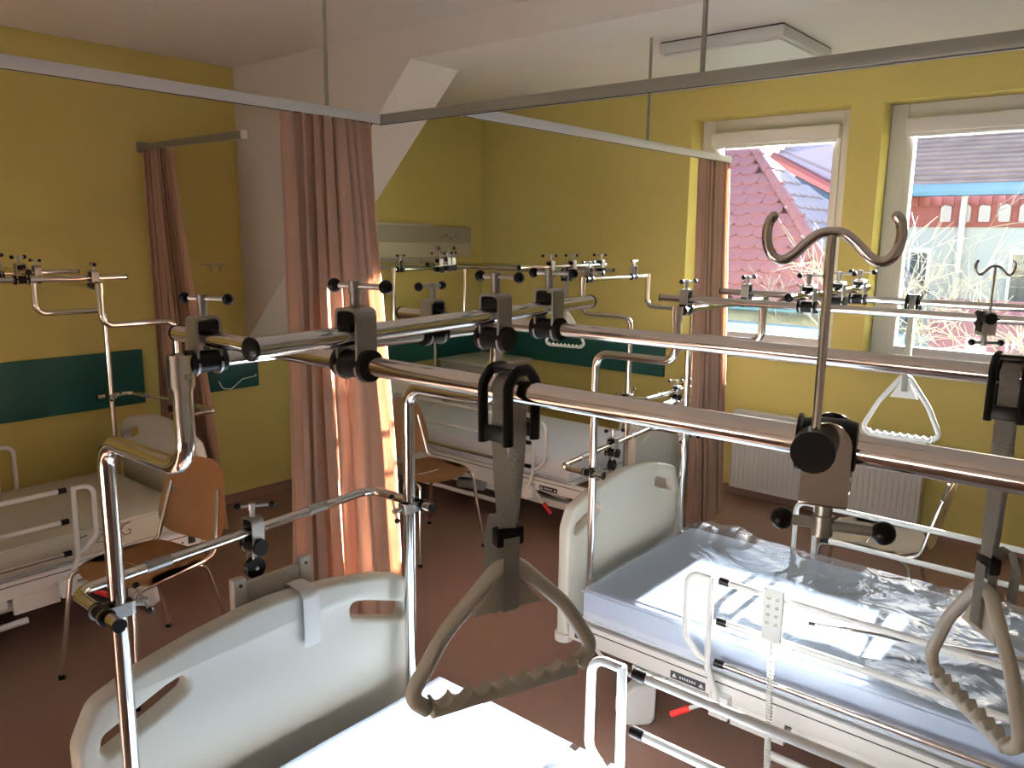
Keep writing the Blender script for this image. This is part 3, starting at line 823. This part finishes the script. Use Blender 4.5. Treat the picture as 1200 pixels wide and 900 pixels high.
# ================================================================== INFUSION HOOKS
def iv_hook(label, origin, top, span, sgn, rz):
    t = thing('infusion_hook', label, 'infusion hook', origin, rz, group='infusion hooks on the long tubes')
    # clamp hangs over the tube: steel U with black saddle, screw below
    b = MB()
    w = .017
    for s in (-1, 1):
        pr = [(-w, -.040), (w, -.040), (w, .004)] + [(w * math.cos(a), .004 + w * math.sin(a)) for a in [PI * k / 10 for k in range(1, 10)]] + [(-w, .004)]
        b.poly_prism([(p[0], s * .0205 - .0015, p[1]) for p in pr], (0, .003, 0))
    b.bb(-w, w, -.022, .022, -.043, -.039, .001)
    b.build('bracket', 'chrome', t)
    MB().lathe([(.0125, -.020), (.0185, -.019), (.0205, -.012), (.0205, .012), (.0185, .019), (.0125, .020)], 22, Matrix.Rotation(PI / 2, 4, 'Y')).lathe(
        [(.0125, -.0235), (.022, -.023), (.022, -.0205), (.0125, -.0205)], 22, Matrix.Rotation(PI / 2, 4, 'Y')).bb(-.014, .014, -.018, .018, -.036, -.014, .002).build('saddle', 'black_plastic', t)
    ms = MB().cyl((-.008, -.032, -.006), (-.008, -.032, top), .0032, 12)
    ms.build('mast', 'chrome', t)
    MB().cyl((-.008, -.044, .003), (-.008, -.021, .003), .0155, 20).build('mast_knob', 'black_plastic', t)
    n = 40; pts = []
    half = [(0, 0), (.10, .0), (.22, -.02), (.40, -.10), (.58, -.20), (.76, -.235), (.92, -.18), (1.0, -.05), (.97, .08), (.90, .12)]
    pts = [V(-.008 - x * span / 2, -.032, top + z * span) for x, z in reversed(half[1:])] + [V(-.008 + x * span / 2, -.032, top + z * span) for x, z in half]
    # smooth
    for _ in range(2):
        q = [pts[0]]
        for a, c in zip(pts, pts[1:]): q += [a.lerp(c, .25), a.lerp(c, .75)]
        pts = q + [pts[-1]]
    MB().tube(pts, .0036, 12).ball(pts[0], .0037, 10).ball(pts[-1], .0037, 10).build('double_hook', 'chrome', t)
    hd = MB().cyl((0, 0, -.043), (0, 0, -.060), .0066, 14).cyl((0, 0, -.056), (0, 0, -.072), .008, 14).cyl((-.026, .0, -.0635), (.040, .0, -.0635), .0042, 10).build('clamp_handle', 'rail_grey', t)
    for q in (-.030, .043): MB().ball((q, 0, -.0635), .009, 14).build('knob', 'black_plastic', hd)
    return t
iv_hook('large chrome double infusion hook clamped on the nearest long tube', (-.192, .605, 1.598), .158, .088, 1, .25)
iv_hook('small distant double infusion hook in front of the right window', (-.392, 2.414, 1.553), .138, .098, 1, .6)

# ================================================================== HAND CONTROL, ROD
t = thing('hand_control', 'grey hand control with eight buttons hung on the side rail', 'hand control', (-.825, 2.240, .715))
MB().bb(-.03, .03, -.030, -.010, -.155, .012, .006).build('casing', 'control_grey', t)
for r in range(4):
    for c in (-.013, .013):
        MB().cyl((c, -.0295, -.02 - r * .026), (c, -.0325, -.02 - r * .026), .0065, 10).build('button', 'panel_dark', t)
        MB().bb(c - .004, c + .004, -.0332, -.0324, -.0215 - r * .026, -.0185 - r * .026).build('button_mark', 'ink', t)
MB().tube(fillet([(0, -.014, -.003), (0, -.012, .0), (0, .018, .0), (0, .018, -.03)], .008), .005, 8).build('hanging_hook', 'bed_board', t)
n = 520; pts = []
for k in range(n + 1):
    f = k / n; a = f * 2 * PI * 42
    zz = -.20 - f * .36
    pts.append((.012 + .05 * f + .008 * math.cos(a), -.045 - .09 * f + .008 * math.sin(a), zz))
cd = MB().tube(pts, .0026, 6); cd.cyl((0, -.02, -.15), (.012, -.045, -.205), .004, 8)
cd.build('coiled_cord', 'white_plastic', t)

t = thing('telescopic_rod', 'thin chrome telescopic rod lying on the plastic film', 'rod', (-.79, 2.475, .527))
dr = V(.556, .19, 0).normalized()
MB().tube([V(0, 0, 0), dr * .085], .0042, 10).build('thin_section', 'chrome', t)
MB().tube([dr * .082, dr * .75], .0075, 12).build('thick_section', 'chrome', t)
MB().tube([dr * -.012, dr * .008], .0055, 10).build('tip', 'black_plastic', t)
MB().tube([dr * .08, dr * .095], .0088, 12).build('collar', 'zinc', t)

# ================================================================== CHAIRS
def chair(label, loc, rz, wood='wood_ply', seatm=None):
    """front is local +x"""
    t = thing('wooden_chair', label, 'chair', loc, rz, group='plywood chairs')
    out = rnd2([(-.19, -.16), (-.10, -.185), (.10, -.205), (.20, -.19), (.20, .19), (.10, .205), (-.10, .185), (-.19, .16)], [.07, .1, .1, .07, .07, .1, .1, .07], 5)
    def warp(me, fn):
        bm = bmesh.new(); bm.from_mesh(me)
        for v in bm.verts: v.co = fn(v.co)
        bm.to_mesh(me); bm.free()
    # seat as fine grid clipped by a superellipse for the curvature
    def seat(u, v):
        a = 2 * PI * u; r = v
        ex = math.copysign(abs(math.cos(a)) ** .62, math.cos(a)); ey = math.copysign(abs(math.sin(a)) ** .62, math.sin(a))
        x = .205 * ex * r; y = (.205 + .015 * ex) * ey * r
        z = .452 - .018 * max(0, 1 - (y / .15) ** 2) * (.5 if x > .05 else 1) - .55 * max(0, x - .13) ** 1.5 + .25 * max(0, -x - .12) ** 1.3
        return Vector((x, y, z))
    MB().grid(seat, 44, 8, thick=.010).build('seat', seatm or wood, t, ang=60)
    def back(u, v):
        a = 2 * PI * u; r = v
        ex = math.copysign(abs(math.cos(a)) ** .6, math.cos(a)); ey = math.copysign(abs(math.sin(a)) ** .6, math.sin(a))
        y = (.19 - .025 * ey) * ex * r; h = .17 * ey * r
        x = -.215 - (h + .17) * .20 - .03 * (1 - (y / .19) ** 2)
        return Vector((x, y, .64 + h))
    MB().grid(back, 44, 8, thick=.010).build('backrest', wood, t, ang=60)
    for s in (-1, 1):
        y = s * .185
        fr = fillet([(.245, s * .225, 0), (.195, y, .43), (.15, y, .435), (-.14, y * .92, .435), (-.20, y * .92, .45), (-.262, y * .75, .70)], [0, .04, .03, .05, .06, 0], 6)
        MB().tube(fr, .0095, 12).build('front_leg_tube', 'chrome', t)
        MB().tube(fillet([(-.255, s * .215, 0), (-.16, y * .9, .40), (-.10, y * .9, .432), (.02, y * .9, .434)], .05, 6), .0095, 12).build('rear_leg', 'chrome', t)
        MB().cyl((.245, s * .225, 0), (.2435, s * .2238, .018), .012, 10).cyl((-.255, s * .215, 0), (-.2515, s * .214, .018), .012, 10).build('foot_cap', 'black_plastic', t)
    MB().tube([(.02, -.165, .432), (.02, .165, .432)], .008, 10).build('seat_stretcher', 'chrome', t)
    for s in (-1, 1): MB().cyl((-.272, s * .138, .66), (-.262, s * .136, .66), .010, 10).build('rivet', 'zinc', t)
    return t
chair('brown plywood chair beside the left wall bed, seen past the chrome post', (-3.06, 1.37, 0), -PI / 2 + .22)
chair('brown plywood chair between the salmon curtain and far bed', (-3.17, 3.03, 0), -.12)
chair('plywood chair with sunlight on the seat painted in as paler wood in front of the radiator', (-.93, 3.66, 0), PI + .12, 'wood_pale', 'wood_pale')  # paler wood stands in for sunlight reflected off the seat

# ================================================================== OUTSIDE
# ground
struct('ground_outside', MB().bb(-40, 30, 5.7, 60, -4.3, -4.0), 'grass')

def tile_mesh(wd, ln):
    b = MB(); n = 5; top = []
    pts = [(-wd / 2, ln), (-wd / 2, ln * .22)] + [(wd / 2 * -math.cos(PI * k / n), ln * .22 - ln * .30 * math.sin(PI * k / n)) for k in range(1, n)] + [(wd / 2, ln * .22), (wd / 2, ln)]
    b.poly_prism([(x, y, .0) for x, y in pts], (0, 0, .035))
    return b.mesh('tile')

def tiled_face(parent, A, B, Dv, m, wd, ln, poly_test, limit):
    """A-B eave line, Dv vector up the slope; makes one object per tile"""
    A, B, Dv = Vector(A), Vector(B), Vector(Dv)
    x = (B - A).normalized(); y = Dv.normalized(); z = x.cross(y).normalized()
    if z.z < 0: z = -z
    me = tile_mesh(wd * .985, ln * 1.12); me.materials.append(MATS[m])
    rows = int(Dv.length / ln); cols = int((B - A).length / wd); cnt = 0
    tilt = Matrix.Rotation(-.10, 4, 'X')
    for r in range(rows):
        for c in range(cols + 1):
            u = (c + (.5 if r % 2 else 0)) * wd; v = r * ln
            if not poly_test(u / (B - A).length, (v + ln * .4) / Dv.length): continue
            if cnt >= limit: return
            cnt += 1
            o = bpy.data.objects.new('tile', me); COL.objects.link(o); o.parent = parent
            P = A + x * u + y * v + z * (.02 + .006 * random.random()) - Vector(parent.location)
            o.matrix_local = basis(P, x, y, z) @ tilt

# hipped red roof beyond the left window
ap = V(-5.55, 12.5, 3.2); cR = V(-3.1, 10.0, .98); rl = V(-9.5, 12.5, 3.2); cL = V(-9.5, 10.0, .98); cB = V(-3.1, 15.0, .98)
t = thing('hipped_roof_house', 'house with red scalloped tile hipped roof outside the left window', 'house', (-6, 12.5, -4))
o0 = Vector(t.location)
b = MB()
b.poly_prism([p - o0 for p in (cL, cR, ap, rl)], (0, .12, -.12)); b.build('roof_slope', 'roof_under', t, smooth=False)
b = MB(); b.poly_prism([p - o0 for p in (cR, cB, ap)], (-.12, 0, -.12)); b.build('roof_hip', 'roof_under', t, smooth=False)
MB().bb(-3.3, 2.6, -2.2, 2.6, 0, 4.9).build('house_wall', 'render_white', t)
MB().bb(-3.5, 2.95, -2.62, -2.50, 4.85, 4.98, .03).build('gutter', 'gutter_blue', t)
Lh = 6.4
hipx = lambda s: 1 - s * (cR.x - ap.x) / Lh
tiled_face(t, V(-5.95, 10, .98), V(-3.1, 10, .98), V(0, 2.5, 2.22), 'roof_tile', .24, .235, lambda u, s: u * 2.85 <= 2.85 - s * 2.45 - .05, 200)
tiled_face(t, cR, cB, ap - (cR + cB) / 2, 'roof_tile_grey', .25, .30, lambda u, s: s * .5 + .02 < u < 1 - s * .5 - .02 and u < .75, 120)
hp = MB()
for k in range(9):
    f0, f1 = k / 9, (k + 1.15) / 9
    hp.tube([cR.lerp(ap, f0) - o0 + V(0, 0, .05), cR.lerp(ap, min(1, f1)) - o0 + V(0, 0, .04)], [.09, .075], 8)
hp.build('hip_ridge', 'roof_tile', t)
MB().tube([rl - o0 + V(0, 0, .04), ap - o0 + V(0, 0, .04)], .09, 8).build('ridge', 'roof_tile', t)
# second roof farther back
t = thing('gable_roof_house', 'distant grey tiled roof with red verge at top right of left window', 'house', (-5.6, 18, -4))
o0 = Vector(t.location)
e0, e1 = V(-7.1, 17, 3.5), V(-3.4, 17, 1.55)
MB().poly_prism([p - o0 for p in (e0, V(-6.4, 18.0, 4.2), V(-3.2, 18.6, 4.3), e1)], (0, .2, -.2)).build('roof_slope', 'roof_tile_grey', t, smooth=False)
rb = MB()
for k in range(9):
    f = (k + .5) / 9.5
    rb.tube([e0.lerp(V(-6.4, 18, 4.2), f) - o0 + V(0, -.01, .02), e1.lerp(V(-3.2, 18.6, 4.3), f) - o0 + V(0, -.01, .02)], .045, 6)
rb.build('tile_course', 'roof_weathered', t)
MB().tube([e0 - o0, e1 - o0], .11, 8).build('verge', 'brick_red', t)
MB().tube([e0 - o0 + V(.5, .1, -.5), e1 - o0 + V(0, .1, -.3)], .13, 8).build('gutter', 'window_dark', t)
MB().bb(-.2, 3, .3, 2, 0, 5.4).build('house_wall', 'render_white', t)
# low blue annex roof
t = thing('annex_roof', 'low blue flat roof just outside the left window', 'annex', (-3.2, 8.4, -4))
MB().bb(-1.6, 1.25, -.5, .6, 4.55, 4.80, .02).build('roof_slab', 'blue_roof', t)
MB().bb(-1.5, 1.15, -.4, .5, 0, 4.56).build('annex_wall', 'render_white', t)
MB().bb(-1.65, 1.3, -.56, -.5, 4.70, 4.90, .02).build('fascia', 'gutter_blue', t)

# large house beyond the right window
t = thing('large_house', 'large house with brown roof, blue gutter and red arcade outside right window', 'house', (-1, 14, -4))
def L_(x, y, z): return V(x + 1, y - 14, z + 4)
MB().poly_prism([L_(-4.2, 13.8, 2.62), L_(4, 13.8, 2.62), L_(4, 16.2, 3.70), L_(-4.2, 16.2, 3.70)], (0, .12, -.12)).build('roof_slope', 'roof_weathered', t, smooth=False)
rb = MB()
for k in range(12):
    f = k / 12
    rb.tube([L_(-4.2, 13.8 + 2.4 * f, 2.64 + 1.08 * f), L_(4, 13.8 + 2.4 * f, 2.64 + 1.08 * f)], .035, 6)
rb.build('tile_course', 'roof_weathered', t)
MB().bb(-3.3, 5, -.30, -.12, 6.44, 6.62, .02).build('gutter', 'gutter_blue', t)
MB().bb(-3.1, 5, 0, .3, 5.98, 6.45).build('brick_frieze', 'brick_red', t)
fz = MB()
for k in range(44): fz.bb(-3.0 + k * .17, -2.9 + k * .17, -.05, 0, 6.30, 6.44)
fz.build('dentil_course', 'brick_red', t)
MB().bb(-3.0, 5, .03, .4, 0, 5.98).build('house_wall', 'render_white', t)
for k in range(9):
    x = -2.20 + k * .262 if k else -2.20
    x = -1.98 + k * .262
    fr = rnd2([(-.075, -.16), (.075, -.16), (.075, .10), (-.075, .10)], [.02, .02, .07, .07], 4)
    me = outline_mesh([fr], .06, 0); me.transform(Matrix.Translation((x, -.02, 6.22)) @ Matrix.Rotation(PI / 2, 4, 'X'))
    link_mesh('arch_window', me, 'arch_stone', t)
MB().cyl((-1.73, -.12, .2), (-1.73, -.12, 6.44), .045, 10).build('drainpipe', 'rail_white', t)
for x in (-2.75, -2.3, -.9, -.1, .8):
    wn = MB().bb(x - .17, x + .17, -.03, .04, 4.35, 5.65, .01).build('window', 'frame_white', t)
    MB().bb(x - .12, x + .12, -.04, -.03, 4.42, 5.58).build('window_pane', 'window_dark', wn)
# red shed / hedge low in the right window
t = thing('red_shed_roof', 'low dark red tiled shed roof below the large house', 'shed', (-1.5, 11, -4))
MB().poly_prism([V(-.9, -1.0, 4.35), V(2.4, -1.0, 4.35), V(2.4, .4, 5.05), V(-.9, .4, 5.05)], (0, .1, -.1)).build('roof_slope', 'roof_tile', t, smooth=False)
MB().bb(-.8, 2.3, -.8, .6, 0, 4.36).build('shed_wall', 'render_white', t)

# bare trees
def bare_tree(label, base, h, seed, spread, depth=5, lean=(0, 0), r0=.09):
    R = random.Random(seed)
    t = thing('bare_tree', label, 'tree', base)
    trunk, twigs = MB(), MB()
    def grow(p, d, L, r, k):
        n = 4; pts = [p]; q = p.copy(); dd = d.copy()
        for i in range(n):
            dd = (dd + V(R.uniform(-1, 1), R.uniform(-1, 1), R.uniform(-.6, .8)) * .16).normalized()
            q = q + dd * (L / n); pts.append(q.copy())
        rr = [r * (1 - .45 * i / n) for i in range(n + 1)]
        (trunk if k < 2 else twigs).tube(pts, rr, 7 if k < 2 else (5 if k < 4 else 4), caps=k < 2)
        if k >= depth: return
        nb = 3 if k < 3 else 3
        for i in range(nb + (1 if k == 1 else 0)):
            f = R.uniform(.35, 1.0); base_p = pts[min(n, max(1, int(f * n + .5)))]
            a = R.uniform(0, 2 * PI); el = R.uniform(.35, 1.05) * spread
            perp = dd.orthogonal().normalized(); perp = Matrix.Rotation(a, 3, dd) @ perp
            nd = (dd * math.cos(el) + perp * math.sin(el) + V(0, 0, .12)).normalized()
            grow(base_p, nd, L * R.uniform(.55, .78), max(.004, rr[-1] * .66), k + 1)
    grow(V(0, 0, 0), V(lean[0], lean[1], 1).normalized(), h, r0, 0)
    trunk.build('trunk', 'bark', t); twigs.build('branches', 'bark', t)
    return t
bare_tree('bare leafless tree with many pale twigs outside the right window', (-2.0, 9.9, -4), 2.9, 21, 1.0, 6, r0=.07)
bare_tree('bare leafless tree nearer to the frame edge outside right window', (-.9, 9.7, -4), 2.8, 8, 1.1, 6, lean=(-.08, .05), r0=.07)
bare_tree('small bare tree rising in front of the red hipped roof', (-3.4, 9.35, -4), 2.5, 5, .7, 6, r0=.05)
